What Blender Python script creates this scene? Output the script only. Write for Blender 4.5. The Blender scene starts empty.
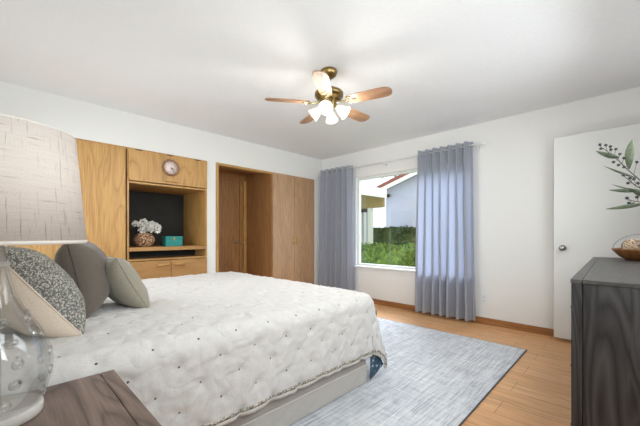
import bpy, bmesh, math, random
import numpy as np
from mathutils import Vector, Matrix, noise
PI = math.pi
R = math.radians
S = bpy.context.scene
C = S.collection

# ------------------------------------------------------------------ camera, world, lights
EYE = Vector((0, 0, 1.074))
YAW = R(44.4)
cam = bpy.data.cameras.new('camera')
cam.sensor_width = 36
cam.lens = 315 / 640 * 36
cam.shift_y = 22 / 640
cam.clip_start = 0.02
cam_o = bpy.data.objects.new('camera', cam)
cam_o.location = EYE
cam_o.rotation_euler = (R(90), 0, YAW - R(90))
C.objects.link(cam_o)
S.camera = cam_o

S.view_settings.view_transform = 'Standard'
S.view_settings.look = 'None'
S.view_settings.gamma = 1
S.view_settings.use_curve_mapping = False
S.view_settings.exposure = 0.58

w = bpy.data.worlds.new('sky')
S.world = w
w.use_nodes = True
bg = w.node_tree.nodes['Background']
bg.inputs[0].default_value = (0.78, 0.88, 1.0, 1)
bg.inputs[1].default_value = 1.2

def add_light(name, kind, loc, target, energy, color=(1, 1, 1), size=None, size_y=None, rad=None, angle=None):
    l = bpy.data.lights.new(name, kind)
    l.energy = energy
    l.color = color
    if kind == 'AREA':
        l.shape = 'RECTANGLE'
        l.size = size
        l.size_y = size_y or size
    if rad is not None:
        l.shadow_soft_size = rad
    if angle is not None:
        l.angle = angle
    o = bpy.data.objects.new(name, l)
    C.objects.link(o)
    o.location = loc
    if target is not None:
        o.rotation_euler = (Vector(target) - Vector(loc)).to_track_quat('-Z', 'Y').to_euler()
    return o

add_light('sun', 'SUN', (0, 0, 10), (5, 3.2, 0), .55, (1, .93, .82), angle=R(3))
add_light('hazy_sky_glow', 'SUN', (9, 2, 8), (9 - 1.0, 2 + .05, 8 - .62), 10.0, (.80, .89, 1), angle=R(70))
cool = (.89, .955, 1)  # tint of the area lamps below, all added out of view as fill
add_light('fill_light_head_wall', 'AREA', (-0.18, 2.9, 1.75), (4.0, 3.3, .3), 7, cool, 1.6, .7).data.spread = R(115)
add_light('fill_light_camera_side', 'AREA', (2.2, -0.30, 1.8), (2.0, 3.4, .2), 19, cool, 1.8, .8).data.spread = R(150)
add_light('fill_light_up_near', 'AREA', (.30, -.24, 1.40), (3.2, 3.0, 2.44), 13, cool, .5, .5).data.spread = R(140)
add_light('fill_light_up_left', 'AREA', (-.16, 3.1, 1.0), (2.6, 3.1, 2.44), 9, cool, 1.0, .6)
add_light('fill_light_up_right', 'AREA', (2.95, -.31, 1.35), (2.7, 1.2, 2.44), 3, cool, .8, .4)
add_light('fill_light_near', 'AREA', (.15, -.32, 1.8), (.5, 1.9, .8), 5, cool, .6, .5)

# ------------------------------------------------------------------ helpers
def lin(c):
    return tuple(((v / 255) / 12.92 if v / 255 <= 0.04045 else ((v / 255 + 0.055) / 1.055) ** 2.4) for v in c) + (1,)

def mat(name, col, rough=.6, metal=0, **kw):
    m = bpy.data.materials.new(name)
    m.use_nodes = True
    b = m.node_tree.nodes['Principled BSDF']
    b.inputs['Base Color'].default_value = lin(col)
    b.inputs['Roughness'].default_value = rough
    b.inputs['Metallic'].default_value = metal
    for k, v in kw.items():
        b.inputs[k.replace('_', ' ')].default_value = v
    return m

def nodes(m):
    t = m.node_tree
    return t.nodes, t.links, t.nodes['Principled BSDF']

def texco(N, L, scale=(1, 1, 1), rot=(0, 0, 0), loc=(0, 0, 0)):
    tc = N.new('ShaderNodeTexCoord')
    mp = N.new('ShaderNodeMapping')
    mp.inputs['Scale'].default_value = scale
    mp.inputs['Rotation'].default_value = rot
    mp.inputs['Location'].default_value = loc
    L.new(tc.outputs['Object'], mp.inputs[0])
    return mp.outputs[0]

def noise_node(N, L, vec, scale, detail=4, rough=.55, dist=0):
    n = N.new('ShaderNodeTexNoise')
    n.inputs['Scale'].default_value = scale
    n.inputs['Detail'].default_value = detail
    n.inputs['Roughness'].default_value = rough
    n.inputs['Distortion'].default_value = dist
    L.new(vec, n.inputs['Vector'])
    return n.outputs['Fac']

def ramp(N, L, fac, stops):
    r = N.new('ShaderNodeValToRGB')
    e = r.color_ramp.elements
    while len(e) < len(stops):
        e.new(0.5)
    for i, (p, c) in enumerate(stops):
        e[i].position = p
        e[i].color = lin(c)
    L.new(fac, r.inputs[0])
    return r.outputs[0]

def bump(N, L, b, h, strength=.2, dist=.01):
    n = N.new('ShaderNodeBump')
    n.inputs['Strength'].default_value = strength
    n.inputs['Distance'].default_value = dist
    L.new(h, n.inputs['Height'])
    L.new(n.outputs[0], b.inputs['Normal'])

def mixc(N, L, fac, a, b, mode='MIX'):
    n = N.new('ShaderNodeMix')
    n.data_type = 'RGBA'
    n.blend_type = mode
    for sock, v in ((n.inputs[0], fac), (n.inputs[6], a), (n.inputs[7], b)):
        if isinstance(v, (int, float)):
            sock.default_value = v
        elif isinstance(v, tuple):
            sock.default_value = v
        else:
            L.new(v, sock)
    return n.outputs[2]

def wood(name, light, mid, dark, axis='Z', rough=.45, sc=1.0, cath=0.5, streak=.25):
    """flat-sawn wood: arched cathedral figure plus fine pores along one axis"""
    m = mat(name, mid, rough)
    N, L, b = nodes(m)
    a = {'X': (.14, 1, 1), 'Y': (1, .14, 1), 'Z': (1, 1, .14)}[axis]
    f = {'X': (.03, 1, 1), 'Y': (1, .03, 1), 'Z': (1, 1, .03)}[axis]
    v1 = texco(N, L, tuple(k * sc for k in a))
    v2 = texco(N, L, tuple(k * sc for k in f))
    n1 = noise_node(N, L, v1, 2.6, 1.5, .4, .5)
    mm = N.new('ShaderNodeMath'); mm.operation = 'MULTIPLY'; mm.inputs[1].default_value = 15
    L.new(n1, mm.inputs[0])
    fr = N.new('ShaderNodeMath'); fr.operation = 'PINGPONG'; fr.inputs[1].default_value = 1
    L.new(mm.outputs[0], fr.inputs[0])
    c1 = ramp(N, L, fr.outputs[0], [(0.0, dark), (.3, mid), (1, light)])
    n2 = noise_node(N, L, v2, 60, 3, .6)
    c2 = ramp(N, L, n2, [(.3, dark), (.55, mid), (.75, light)])
    c = mixc(N, L, 1 - cath, c1, c2)
    n3 = noise_node(N, L, v1, 1.2, 2)
    c3 = ramp(N, L, n3, [(.3, tuple(int(k * (1 - streak)) for k in (255, 255, 255))), (.7, (255, 255, 255))])
    c = mixc(N, L, 1.0, c, c3, 'MULTIPLY')
    L.new(c, b.inputs['Base Color'])
    bump(N, L, b, n2, .08, .004)
    return m

class MB:
    def __init__(self, off=(0, 0, 0)):
        self.bm = bmesh.new()
        self.off = Vector(off)
        self.mi = 0
    def _fin(self, faces, smooth=False):
        for f in faces:
            f.material_index = self.mi
            f.smooth = smooth
    def box(self, x0, x1, y0, y1, z0, z1, bev=0, seg=2):
        t = bmesh.new()
        bmesh.ops.create_cube(t, size=1)
        for v in t.verts:
            v.co = Vector(((x0 + x1) / 2 + v.co.x * (x1 - x0), (y0 + y1) / 2 + v.co.y * (y1 - y0), (z0 + z1) / 2 + v.co.z * (z1 - z0)))
        if bev > 0:
            bmesh.ops.bevel(t, geom=t.edges[:], offset=bev, segments=seg, profile=.5, affect='EDGES')
        self.merge(t)
        return self
    def merge(self, t, M=None, smooth=False):
        vm = {}
        for v in t.verts:
            vm[v] = self.bm.verts.new(M @ v.co if M else v.co)
        fs = []
        for f in t.faces:
            try:
                nf = self.bm.faces.new([vm[v] for v in f.verts])
                fs.append(nf)
            except ValueError:
                pass
        self._fin(fs, smooth)
        t.free()
        return self
    def tube(self, pts, r, n=10, cap=True):
        pts = [Vector(p) for p in pts]
        rs = r if isinstance(r, (list, tuple)) else [r] * len(pts)
        rings = []
        prev = None
        for i, p in enumerate(pts):
            d = (pts[min(i + 1, len(pts) - 1)] - pts[max(i - 1, 0)]).normalized()
            if prev is None:
                u = d.orthogonal().normalized()
            else:
                u = (prev - d * prev.dot(d)).normalized()
            prev = u
            v = d.cross(u)
            rings.append([self.bm.verts.new(p + (u * math.cos(2 * PI * k / n) + v * math.sin(2 * PI * k / n)) * rs[i]) for k in range(n)])
        fs = []
        for a, b in zip(rings, rings[1:]):
            for k in range(n):
                fs.append(self.bm.faces.new((a[k], a[(k + 1) % n], b[(k + 1) % n], b[k])))
        self._fin(fs, True)
        if cap:
            self._fin([self.bm.faces.new(rings[0][::-1]), self.bm.faces.new(rings[-1])])
        return self
    def lathe(self, prof, c=(0, 0, 0), n=32, M=None, closed=False):
        c = Vector(c)
        rings = []
        for (r, z) in prof:
            if r < 1e-5:
                p = Vector((0, 0, z))
                rings.append([self.bm.verts.new((M @ p if M else p) + c)])
            else:
                ring = []
                for k in range(n):
                    p = Vector((r * math.cos(2 * PI * k / n), r * math.sin(2 * PI * k / n), z))
                    ring.append(self.bm.verts.new((M @ p if M else p) + c))
                rings.append(ring)
        fs = []
        prs = list(zip(rings, rings[1:]))
        if closed:
            prs.append((rings[-1], rings[0]))
        for a, b in prs:
            if len(a) == 1 and len(b) == 1:
                continue
            for k in range(n):
                k2 = (k + 1) % n
                if len(a) == 1:
                    fs.append(self.bm.faces.new((a[0], b[k2], b[k])))
                elif len(b) == 1:
                    fs.append(self.bm.faces.new((a[k], a[k2], b[0])))
                else:
                    fs.append(self.bm.faces.new((a[k], a[k2], b[k2], b[k])))
        self._fin(fs, True)
        return self
    def ball(self, c, r, sub=2, sq=(1, 1, 1)):
        t = bmesh.new()
        bmesh.ops.create_icosphere(t, subdivisions=sub, radius=1)
        for v in t.verts:
            v.co = Vector((v.co.x * r * sq[0], v.co.y * r * sq[1], v.co.z * r * sq[2])) + Vector(c)
        return self.merge(t, smooth=True)
    def torus(self, c, Rr, r, M=None, n=24, k=8):
        prof = [(Rr + r * math.cos(2 * PI * i / k), r * math.sin(2 * PI * i / k)) for i in range(k)]
        return self.lathe(prof, c, n, M, True)
    def prism(self, pts2, z0, z1, f=lambda x, y, z: (x, y, z)):
        a = [self.bm.verts.new(f(x, y, z0)) for x, y in pts2]
        b = [self.bm.verts.new(f(x, y, z1)) for x, y in pts2]
        n = len(pts2)
        fs = [self.bm.faces.new((a[k], a[(k + 1) % n], b[(k + 1) % n], b[k])) for k in range(n)]
        fs += [self.bm.faces.new(a[::-1]), self.bm.faces.new(b)]
        self._fin(fs)
        return self
    def grid(self, P, smooth=True, closed_u=False):
        nu, nv = len(P), len(P[0])
        V = [[self.bm.verts.new(P[i][j]) for j in range(nv)] for i in range(nu)]
        fs = []
        for i in range(nu - (0 if closed_u else 1)):
            i2 = (i + 1) % nu
            for j in range(nv - 1):
                fs.append(self.bm.faces.new((V[i][j], V[i2][j], V[i2][j + 1], V[i][j + 1])))
        self._fin(fs, smooth)
        return self
    def build(self, name, m, parent=None, sharp=True):
        bmesh.ops.recalc_face_normals(self.bm, faces=self.bm.faces)
        for v in self.bm.verts:
            v.co -= self.off
        me = bpy.data.meshes.new(name)
        self.bm.to_mesh(me)
        self.bm.free()
        for x in (m if isinstance(m, (list, tuple)) else [m]):
            me.materials.append(x)
        o = bpy.data.objects.new(name, me)
        C.objects.link(o)
        if parent is not None:
            o.parent = parent
        else:
            o.location = self.off
        return o

def thing(name, label, cat, loc=(0, 0, 0), rz=0, group=None):
    o = bpy.data.objects.new(name, None)
    o.empty_display_size = .1
    C.objects.link(o)
    o.location = loc
    o.rotation_euler = (0, 0, rz)
    o['label'] = label
    o['category'] = cat
    if group:
        o['group'] = group
    return o

def tag(o, label, cat, group=None):
    o['label'] = label
    o['category'] = cat
    if group:
        o['group'] = group
    return o

def struct(o, label=None):
    o['kind'] = 'structure'
    if label:
        o['label'] = label
    return o

# ------------------------------------------------------------------ materials
wall_m = mat('wall_paint', (234, 233, 229), .85)
N, L, b = nodes(wall_m)
bump(N, L, b, noise_node(N, L, texco(N, L), 90, 3), .12, .004)
ceil_m = mat('ceiling_paint', (240, 240, 240), .95)
N, L, b = nodes(ceil_m)
bump(N, L, b, ramp(N, L, noise_node(N, L, texco(N, L), 45, 4, .6), [(.45, (0, 0, 0)), (.6, (255, 255, 255))]), .4, .006)
white_m = mat('white_trim', (232, 232, 230), .45)
door_m = mat('white_door_paint', (228, 228, 224), .4)

oak = wood('oak_veneer', (212, 168, 104), (200, 153, 88), (162, 114, 58), 'Z', .42, 2.5, .42, .08)
oak_h = wood('oak_veneer_horizontal', (208, 162, 104), (196, 148, 88), (164, 116, 62), 'X', .42, 1.8, .3, .10)
oak_dark = wood('darker_oak_veneer', (186, 138, 88), (172, 124, 76), (144, 98, 56), 'Z', .4, 2.6, .4, .14)  # darker oak tone for the divider and the alcove parts
oak_door = wood('closet_door_oak', (210, 172, 134), (196, 156, 118), (168, 130, 94), 'Z', .33, 2.6, .3, .14)
base_oak = wood('baseboard_oak', (196, 140, 84), (178, 120, 66), (140, 88, 44), 'Y', .45, 1.2, .3, .15)
greywood = wood('grey_brown_wood', (150, 130, 118), (126, 107, 97), (82, 68, 62), 'Y', .5, 3.2, .6, .18)
darkwood = wood('charcoal_wood_vertical', (92, 89, 88), (60, 57, 56), (27, 26, 26), 'Z', .5, 4.6, .7, .4)
darkwood_top = wood('charcoal_wood_top', (96, 92, 89), (74, 71, 68), (46, 43, 42), 'X', .42, 4, .45, .2)
black_m = mat('dark_back_panel', (34, 34, 34), .7)
N, L, b = nodes(black_m)
L.new(ramp(N, L, noise_node(N, L, texco(N, L, (1, 1, 1)), 5, 4, .6), [(.3, (22, 22, 20)), (.7, (38, 40, 34))]), b.inputs['Base Color'])
brass = mat('antique_brass', (150, 128, 84), .28, 1)
steel = mat('brushed_steel', (170, 168, 164), .3, 1)
bronze = mat('dark_bronze', (60, 50, 42), .4, .8)

floor_m = mat('floor_planks', (200, 150, 105), .36)
N, L, b = nodes(floor_m)
v = texco(N, L, (1, 1, 1), (0, 0, R(90)))
br = N.new('ShaderNodeTexBrick')
br.offset = .37
br.inputs['Scale'].default_value = 1
br.inputs['Brick Width'].default_value = .58
br.inputs['Row Height'].default_value = .19
br.inputs['Mortar Size'].default_value = .0016
br.inputs['Mortar Smooth'].default_value = .2
br.inputs['Color1'].default_value = lin((236, 186, 134))
br.inputs['Color2'].default_value = lin((228, 174, 120))
br.inputs['Mortar'].default_value = lin((150, 106, 70))
L.new(v, br.inputs['Vector'])
g = noise_node(N, L, texco(N, L, (1, .07, 1)), 38, 4, .6, .3)
gc = ramp(N, L, g, [(.3, (218, 208, 200)), (.65, (255, 255, 255))])
L.new(mixc(N, L, 1, br.outputs['Color'], gc, 'MULTIPLY'), b.inputs['Base Color'])
bump(N, L, b, br.outputs['Fac'], -.15, .002)

rug_m = mat('distressed_rug', (190, 193, 200), .95)
N, L, b = nodes(rug_m)
n_big = noise_node(N, L, texco(N, L), 1.6, 5, .6, .4)
n_st = noise_node(N, L, texco(N, L, (.05, 1, 1)), 75, 3, .8)
n_st2 = noise_node(N, L, texco(N, L, (1, .08, 1)), 48, 3, .8)
n_pat = noise_node(N, L, texco(N, L), 7, 6, .7, 1.2)
c1 = ramp(N, L, n_st, [(.34, (134, 141, 154)), (.48, (196, 200, 206)), (.60, (232, 232, 232))])
c2 = ramp(N, L, n_st2, [(.30, (150, 156, 168)), (.5, (208, 210, 214)), (.68, (232, 231, 229))])
c3 = ramp(N, L, n_pat, [(.38, (128, 136, 152)), (.50, (196, 200, 207)), (.60, (230, 230, 230))])
c = mixc(N, L, .38, c1, c2)
c = mixc(N, L, ramp(N, L, n_big, [(.35, (60, 60, 60)), (.65, (165, 165, 165))]), c, c3)
L.new(c, b.inputs['Base Color'])
bump(N, L, b, noise_node(N, L, texco(N, L), 300, 2), .3, .004)
rug_edge = mat('rug_binding', (92, 98, 108), .9)

def fabric(name, c0, c1, scale=220, rough=.95, bs=.25, sheen=.2, lo=.35, hi=.65):
    m = mat(name, c0, rough)
    N, L, b = nodes(m)
    n = noise_node(N, L, texco(N, L), scale, 2, .6)
    L.new(ramp(N, L, n, [(lo, c0), (hi, c1)]), b.inputs['Base Color'])
    bump(N, L, b, n, bs, .003)
    b.inputs['Sheen Weight'].default_value = sheen
    return m

quilt_m = fabric('quilt_cotton', (204, 201, 197), (214, 211, 207), 160, .9, .1)
N, L, b = nodes(quilt_m)
nq = noise_node(N, L, texco(N, L), 8, 1, .4, .7)
pq = N.new('ShaderNodeMath'); pq.operation = 'SUBTRACT'; pq.inputs[1].default_value = .5
L.new(nq, pq.inputs[0])
aq = N.new('ShaderNodeMath'); aq.operation = 'ABSOLUTE'
L.new(pq.outputs[0], aq.inputs[0])
bump(N, L, b, aq.outputs[0], .3, .05)
tuft_m = mat('tuft_thread', (104, 99, 95), .8)
trim_m = fabric('sequin_trim', (110, 100, 84), (206, 200, 188), 110, .5, .3, 0, .45, .58)
hem_m = mat('quilt_binding', (206, 200, 192), .85)
lining_m = mat('teal_patterned_lining', (70, 92, 108), .85)
N, L, b = nodes(lining_m)
vo = N.new('ShaderNodeTexVoronoi')
vo.inputs['Scale'].default_value = 34
L.new(texco(N, L), vo.inputs['Vector'])
L.new(ramp(N, L, vo.outputs['Distance'], [(.12, (178, 196, 202)), (.26, (92, 116, 130)), (.5, (58, 80, 98))]), b.inputs['Base Color'])
boxsp_m = fabric('box_spring_cover', (168, 160, 152), (180, 172, 165), 200)
skirt_m = fabric('quilted_skirt', (184, 178, 170), (194, 189, 182), 200)
brown_m = fabric('taupe_fabric', (98, 89, 80), (110, 100, 90), 240)
sage_m = fabric('sage_fabric', (144, 138, 122), (162, 156, 140), 260)
cream_m = fabric('cream_fabric', (222, 204, 184), (232, 216, 198), 200)
moss_m = fabric('moss_fabric', (98, 104, 92), (150, 152, 138), 200)
tweed_m = mat('tweed', (140, 138, 132), .95)
N, L, b = nodes(tweed_m)
vo = N.new('ShaderNodeTexVoronoi')
vo.inputs['Scale'].default_value = 230
vo.inputs['Randomness'].default_value = .75
L.new(texco(N, L, (1, 1, 1)), vo.inputs['Vector'])
sx = N.new('ShaderNodeSeparateColor')
L.new(vo.outputs['Color'], sx.inputs[0])
L.new(ramp(N, L, sx.outputs[0], [(.15, (98, 98, 93)), (.45, (126, 125, 118)), (.65, (142, 140, 132)), (.84, (196, 192, 182))]), b.inputs['Base Color'])
bump(N, L, b, sx.outputs[0], .5, .004)

curt_m = bpy.data.materials.new('curtain_fabric')
curt_m.use_nodes = True
t = curt_m.node_tree
N, L = t.nodes, t.links
b = N['Principled BSDF']
b.inputs['Base Color'].default_value = lin((186, 187, 190))
b.inputs['Roughness'].default_value = .9
tr = N.new('ShaderNodeBsdfTranslucent')
tr.inputs[0].default_value = lin((198, 206, 232))
mx = N.new('ShaderNodeMixShader')
mx.inputs[0].default_value = .42
L.new(b.outputs[0], mx.inputs[1])
L.new(tr.outputs[0], mx.inputs[2])
L.new(mx.outputs[0], N['Material Output'].inputs[0])

pane_m = bpy.data.materials.new('window_glass')
pane_m.use_nodes = True
t = pane_m.node_tree
N, L = t.nodes, t.links
N.remove(N['Principled BSDF'])
tp = N.new('ShaderNodeBsdfTransparent')
gl = N.new('ShaderNodeBsdfGlossy')
gl.inputs['Roughness'].default_value = .02
mx = N.new('ShaderNodeMixShader')
mx.inputs[0].default_value = .05
L.new(tp.outputs[0], mx.inputs[1])
L.new(gl.outputs[0], mx.inputs[2])
L.new(mx.outputs[0], N['Material Output'].inputs[0])

glass_m = bpy.data.materials.new('clear_glass')
glass_m.use_nodes = True
t = glass_m.node_tree
N, L = t.nodes, t.links
N.remove(N['Principled BSDF'])
tp = N.new('ShaderNodeBsdfTransparent')
tp.inputs[0].default_value = (.985, .99, .99, 1)
gl = N.new('ShaderNodeBsdfGlossy')
gl.inputs['Roughness'].default_value = .04
lw = N.new('ShaderNodeLayerWeight')
lw.inputs[0].default_value = .25
ml = N.new('ShaderNodeMath'); ml.operation = 'MULTIPLY_ADD'; ml.inputs[1].default_value = .34; ml.inputs[2].default_value = .03
L.new(lw.outputs['Fresnel'], ml.inputs[0])
mx = N.new('ShaderNodeMixShader')
L.new(ml.outputs[0], mx.inputs[0])
L.new(tp.outputs[0], mx.inputs[1])
L.new(gl.outputs[0], mx.inputs[2])
L.new(mx.outputs[0], N['Material Output'].inputs[0])
shade_m = bpy.data.materials.new('linen_lamp_shade')
shade_m.use_nodes = True
t = shade_m.node_tree
N, L = t.nodes, t.links
b = N['Principled BSDF']
b.inputs['Roughness'].default_value = .9
tc_ = N.new('ShaderNodeTexCoord')
sp_ = N.new('ShaderNodeSeparateXYZ')
L.new(tc_.outputs['Object'], sp_.inputs[0])
at_ = N.new('ShaderNodeMath'); at_.operation = 'ARCTAN2'
L.new(sp_.outputs['Y'], at_.inputs[0]); L.new(sp_.outputs['X'], at_.inputs[1])
sc_ = N.new('ShaderNodeMath'); sc_.operation = 'MULTIPLY'; sc_.inputs[1].default_value = .17
L.new(at_.outputs[0], sc_.inputs[0])
cm_ = N.new('ShaderNodeCombineXYZ')
L.new(sc_.outputs[0], cm_.inputs[0]); L.new(sp_.outputs['Z'], cm_.inputs[2])
def weave(scale, seed):
    mp = N.new('ShaderNodeMapping'); mp.inputs['Scale'].default_value = scale; mp.inputs['Location'].default_value = (seed, seed, seed)
    L.new(cm_.outputs[0], mp.inputs[0])
    return noise_node(N, L, mp.outputs[0], 1, 2, .7)
ca = ramp(N, L, weave((9, 1, 190), 3), [(.29, (190, 178, 168)), (.37, (238, 228, 219)), (.7, (244, 236, 228))])
cb = ramp(N, L, weave((170, 1, 9), 8), [(.31, (206, 197, 188)), (.40, (255, 255, 255))])
cd_ = ramp(N, L, weave((400, 1, 400), 5), [(.3, (238, 236, 234)), (.6, (255, 255, 255))])
cb = mixc(N, L, 1, cb, cd_, 'MULTIPLY')
cc = mixc(N, L, 1, ca, cb, 'MULTIPLY')
L.new(cc, b.inputs['Base Color'])
tr = N.new('ShaderNodeBsdfTranslucent')
L.new(cc, tr.inputs[0])
mx = N.new('ShaderNodeMixShader')
mx.inputs[0].default_value = .35
L.new(b.outputs[0], mx.inputs[1])
L.new(tr.outputs[0], mx.inputs[2])
L.new(mx.outputs[0], N['Material Output'].inputs[0])

stud_m = glass_m.copy()
stud_m.name = 'pressed_glass_stud'
for n_ in stud_m.node_tree.nodes:
    if n_.type == 'MATH':
        n_.inputs[1].default_value = .45
        n_.inputs[2].default_value = .16

# ------------------------------------------------------------------ room shell
XW, YC, XH, YD, ZC = 4.127, 3.99, -.24, -.36, 2.44
ZT = 2.055                     # top of the built-ins
WY0, WY1, WZ0, WZ1 = 1.42, 3.215, .575, 2.015

struct(MB().box(XH - .12, XW + .12, YD - .12, 4.9, -.1, 0).build('floor', floor_m))
struct(MB().box(XH - .12, XW + .14, YD - .4, 4.9, ZC, ZC + .15).build('ceiling', ceil_m))
m = MB()
m.box(XW, XW + .14, YD - .12, WY0, 0, ZC)
m.box(XW, XW + .14, WY1, 4.9, 0, ZC)
m.box(XW, XW + .14, WY0, WY1, 0, WZ0)
m.box(XW, XW + .14, WY0, WY1, WZ1, ZC)
struct(m.build('wall_far', wall_m))
m = MB()
m.box(XH, XW, YC, YC + .1, ZT, ZC)
m.box(XH, .05, YC, YC + .1, 0, ZT)
m.box(1.937, 2.058, YC, YC + .1, 0, ZT)
m.box(3.915, XW, YC, YC + .1, 0, ZT)
struct(m.build('wall_left', wall_m))
struct(MB().box(XH - .12, XW, 4.8, 4.9, 0, ZC).build('wall_behind_closet', wall_m))
struct(MB().box(XH - .12, XH, YD - .12, 4.8, 0, ZC).build('wall_near', wall_m))
m = MB()
m.box(XH, 3.14, YD - .12, YD, 0, ZC)
m.box(3.96, XW, YD - .12, YD, 0, ZC)
m.box(3.14, 3.96, YD - .12, YD, 2.08, ZC)
struct(m.build('wall_right', wall_m))
struct(MB().box(2.6, XW, -1.75, -1.65, 0, ZC).box(2.5, 2.6, -1.75, YD - .12, 0, ZC).build('wall_added_hallway', wall_m))  # unseen hallway box, added to keep sky light off the open door
struct(MB().box(2.5, XW + .1, -1.75, YD - .12, -.1, 0).build('floor_added_hallway', floor_m))
struct(MB().box(2.5, XW + .1, -1.75, YD - .4, ZC, ZC + .1).build('ceiling_added_hallway', ceil_m))
struct(MB().box(XW, XW + .1, -1.75, YD - .12, 0, ZC).build('wall_added_hallway_end', wall_m))

# baseboards
struct(MB().box(XW - .014, XW, -.2, YC, 0, .075, .004).build('baseboard_far', base_oak))
struct(MB().box(XW - .03, XW - .014, -.2, YC, 0, .022, .006).build('trim_1', base_oak))
m = MB()
m.box(1.94, 2.055, YC - .014, YC, 0, .075, .004)
m.box(3.92, XW - .03, YC - .014, YC, 0, .075, .004)
struct(m.build('baseboard_left', base_oak))

# window
win = struct(MB().box(XW + .05, XW + .10, WY0, WY0 + .035, WZ0, WZ1).box(XW + .05, XW + .10, WY1 - .035, WY1, WZ0, WZ1)
             .box(XW + .05, XW + .10, WY0 + .035, WY1 - .035, WZ0, WZ0 + .035).box(XW + .05, XW + .10, WY0 + .035, WY1 - .035, WZ1 - .035, WZ1)
             .build('window_1', white_m))
MB().box(XW + .071, XW + .075, WY0 + .03, WY1 - .03, WZ0 + .03, WZ1 - .03).build('window_pane', pane_m, win)
MB().box(XW - .045, XW + .06, WY0 - .03, WY1 + .03, WZ0 - .028, WZ0 + .002, .006).build('window_sill', white_m, win)
MB().box(XW - .012, XW, WY0 - .03, WY1 + .03, WZ0 - .075, WZ0 - .028, .003).build('sill_apron', white_m, win)

# door standing open against the window wall
dy1, dy0, dx = .545, -.25, 3.965
dr = struct(MB().box(dx, dx + .035, dy0, dy1, .035, 2.06, .003).build('door_1', door_m))
m = MB()
My = Matrix.Rotation(-PI / 2, 3, 'Y')
kz, ky = .945, dy1 - .075
m.lathe([(0, 0), (.03, 0), (.03, .006), (.012, .012), (.011, .035), (.02, .042), (.028, .055), (.026, .068), (.012, .074), (0, .075)], (dx, ky, kz), 20, My)
m.build('door_knob', steel, dr)
MB().box(dx + .005, dx + .03, dy1, dy1 + .002, kz - .03, kz + .03).build('latch_plate', steel, dr)
m = MB()
m.box(3.12, 3.14, YD - .13, YD + .012, 0, 2.10).box(3.14, 3.96, YD - .13, YD + .012, 2.08, 2.10)
struct(m.build('trim_2', white_m))

# wall outlet
o = thing('wall_outlet', 'white wall outlet low on the wall right of the curtains', 'outlet', (XW, 1.25, .30))
m = MB().box(-.006, 0, -.036, .036, -.058, .058, .002)
m.build('cover_plate', white_m, o)
slot = mat('outlet_slot', (90, 88, 84), .6)
for dz in (-.022, .022):
    m = MB().box(-.009, -.005, -.017, .017, dz - .015, dz + .015, .003)
    s = m.build('socket', white_m, o)
    MB().box(-.0095, -.008, -.009, -.006, dz - .006, dz + .007).box(-.0095, -.008, .006, .009, dz - .006, dz + .007).build('slot', slot, s)

# ------------------------------------------------------------------ built-in cabinets
GAP = mat('dark_gap', (58, 38, 22), .8)
off = (.5, YC + .3, 0)
tc = thing('tall_cabinet', 'tall plain oak cabinet door panel left of the media niche', 'cabinet', off)
MB(off).box(.052, .07, YC, YC + .6, 0, ZT).box(.07, .998, YC + .58, YC + .6, 0, ZT).box(.998, 1.0, YC + .02, YC + .58, 0, ZT).box(.07, .998, YC, YC + .58, ZT - .02, ZT).build('carcass', oak, tc)
d = MB(off).box(.072, .985, YC - .018, YC - .001, .06, ZT - .022, .003).build('door', oak, tc)
for z in (.35, 1.3, 1.75):
    MB(off).tube([(.990, YC - .012, z - .03), (.990, YC - .012, z + .03)], .005, 8).build('hinge', bronze, d)

off = (1.47, YC + .35, 0)
x0, x1 = 1.002, 1.935
yb = YC + .72
mu = thing('media_cabinet', 'built-in oak cabinet with open dark-backed niche, flap door and low drawers', 'cabinet', off)
m = MB(off)
m.box(x0, x0 + .02, YC, yb, 0, ZT)
m.box(x1 - .02, x1, YC, yb, 0, ZT)
m.box(x0 + .02, x1 - .02, YC, yb, ZT - .018, ZT)
m.box(x0 + .02, x1 - .02, YC, yb, 1.66, 1.68)
m.build('carcass', oak, mu)
MB(off).box(x0 + .02, x1 - .02, YC - .012, yb, .888, .932, .004).build('niche_shelf', oak_h, mu)
MB(off).box(x0 + .02, x1 - .02, YC, yb, .775, .797).build('lower_shelf', oak_h, mu)
MB(off).box(x0 + .02, x1 - .02, yb - .012, yb, .932, 1.66).box(x0 + .02, x1 - .02, yb - .4, yb - .38, .797, .888).build('back_panel', black_m, mu)
f = MB(off).box(x0 + .012, x1 - .008, YC - .022, YC - .002, 1.688, ZT - .022, .003).build('flap_door', oak, mu)
def pull(parent, xa, xb, z, yy, mt=brass, off=off):
    xc = (xa + xb) / 2
    pts = [(xa, yy, z), (xa + .004, yy - .02, z), (xa + .02, yy - .027, z), (xc, yy - .029, z), (xb - .02, yy - .027, z), (xb - .004, yy - .02, z), (xb, yy, z)]
    return MB(off).tube(pts, .0095, 8).build('pull_handle', mt, parent)
brasspull = mat('aged_gold_pull', (206, 160, 100), .4, .2)
pull(f, 1.405, 1.53, 1.722, YC - .022, brasspull)
for xx in (1.12, 1.46, 1.80):
    MB(off).box(xx - .035, xx + .035, YC - .021, YC - .004, ZT - .022, ZT - .012).build('hinge', bronze, f)
for (a, b2, pa, pb) in ((x0 + .012, 1.466, 1.31, 1.435), (1.472, x1 - .008, 1.505, 1.63)):
    d = MB(off).box(a, b2, YC - .02, YC - .002, .42, .768, .003).build('door', oak_h, mu)
    pull(d, pa, pb, .718, YC - .02, brasspull)
for (a, b2) in ((x0 + .012, 1.466), (1.472, x1 - .008)):
    d = MB(off).box(a, b2, YC - .02, YC - .002, .08, .41, .003).build('door', oak_h, mu)

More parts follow.
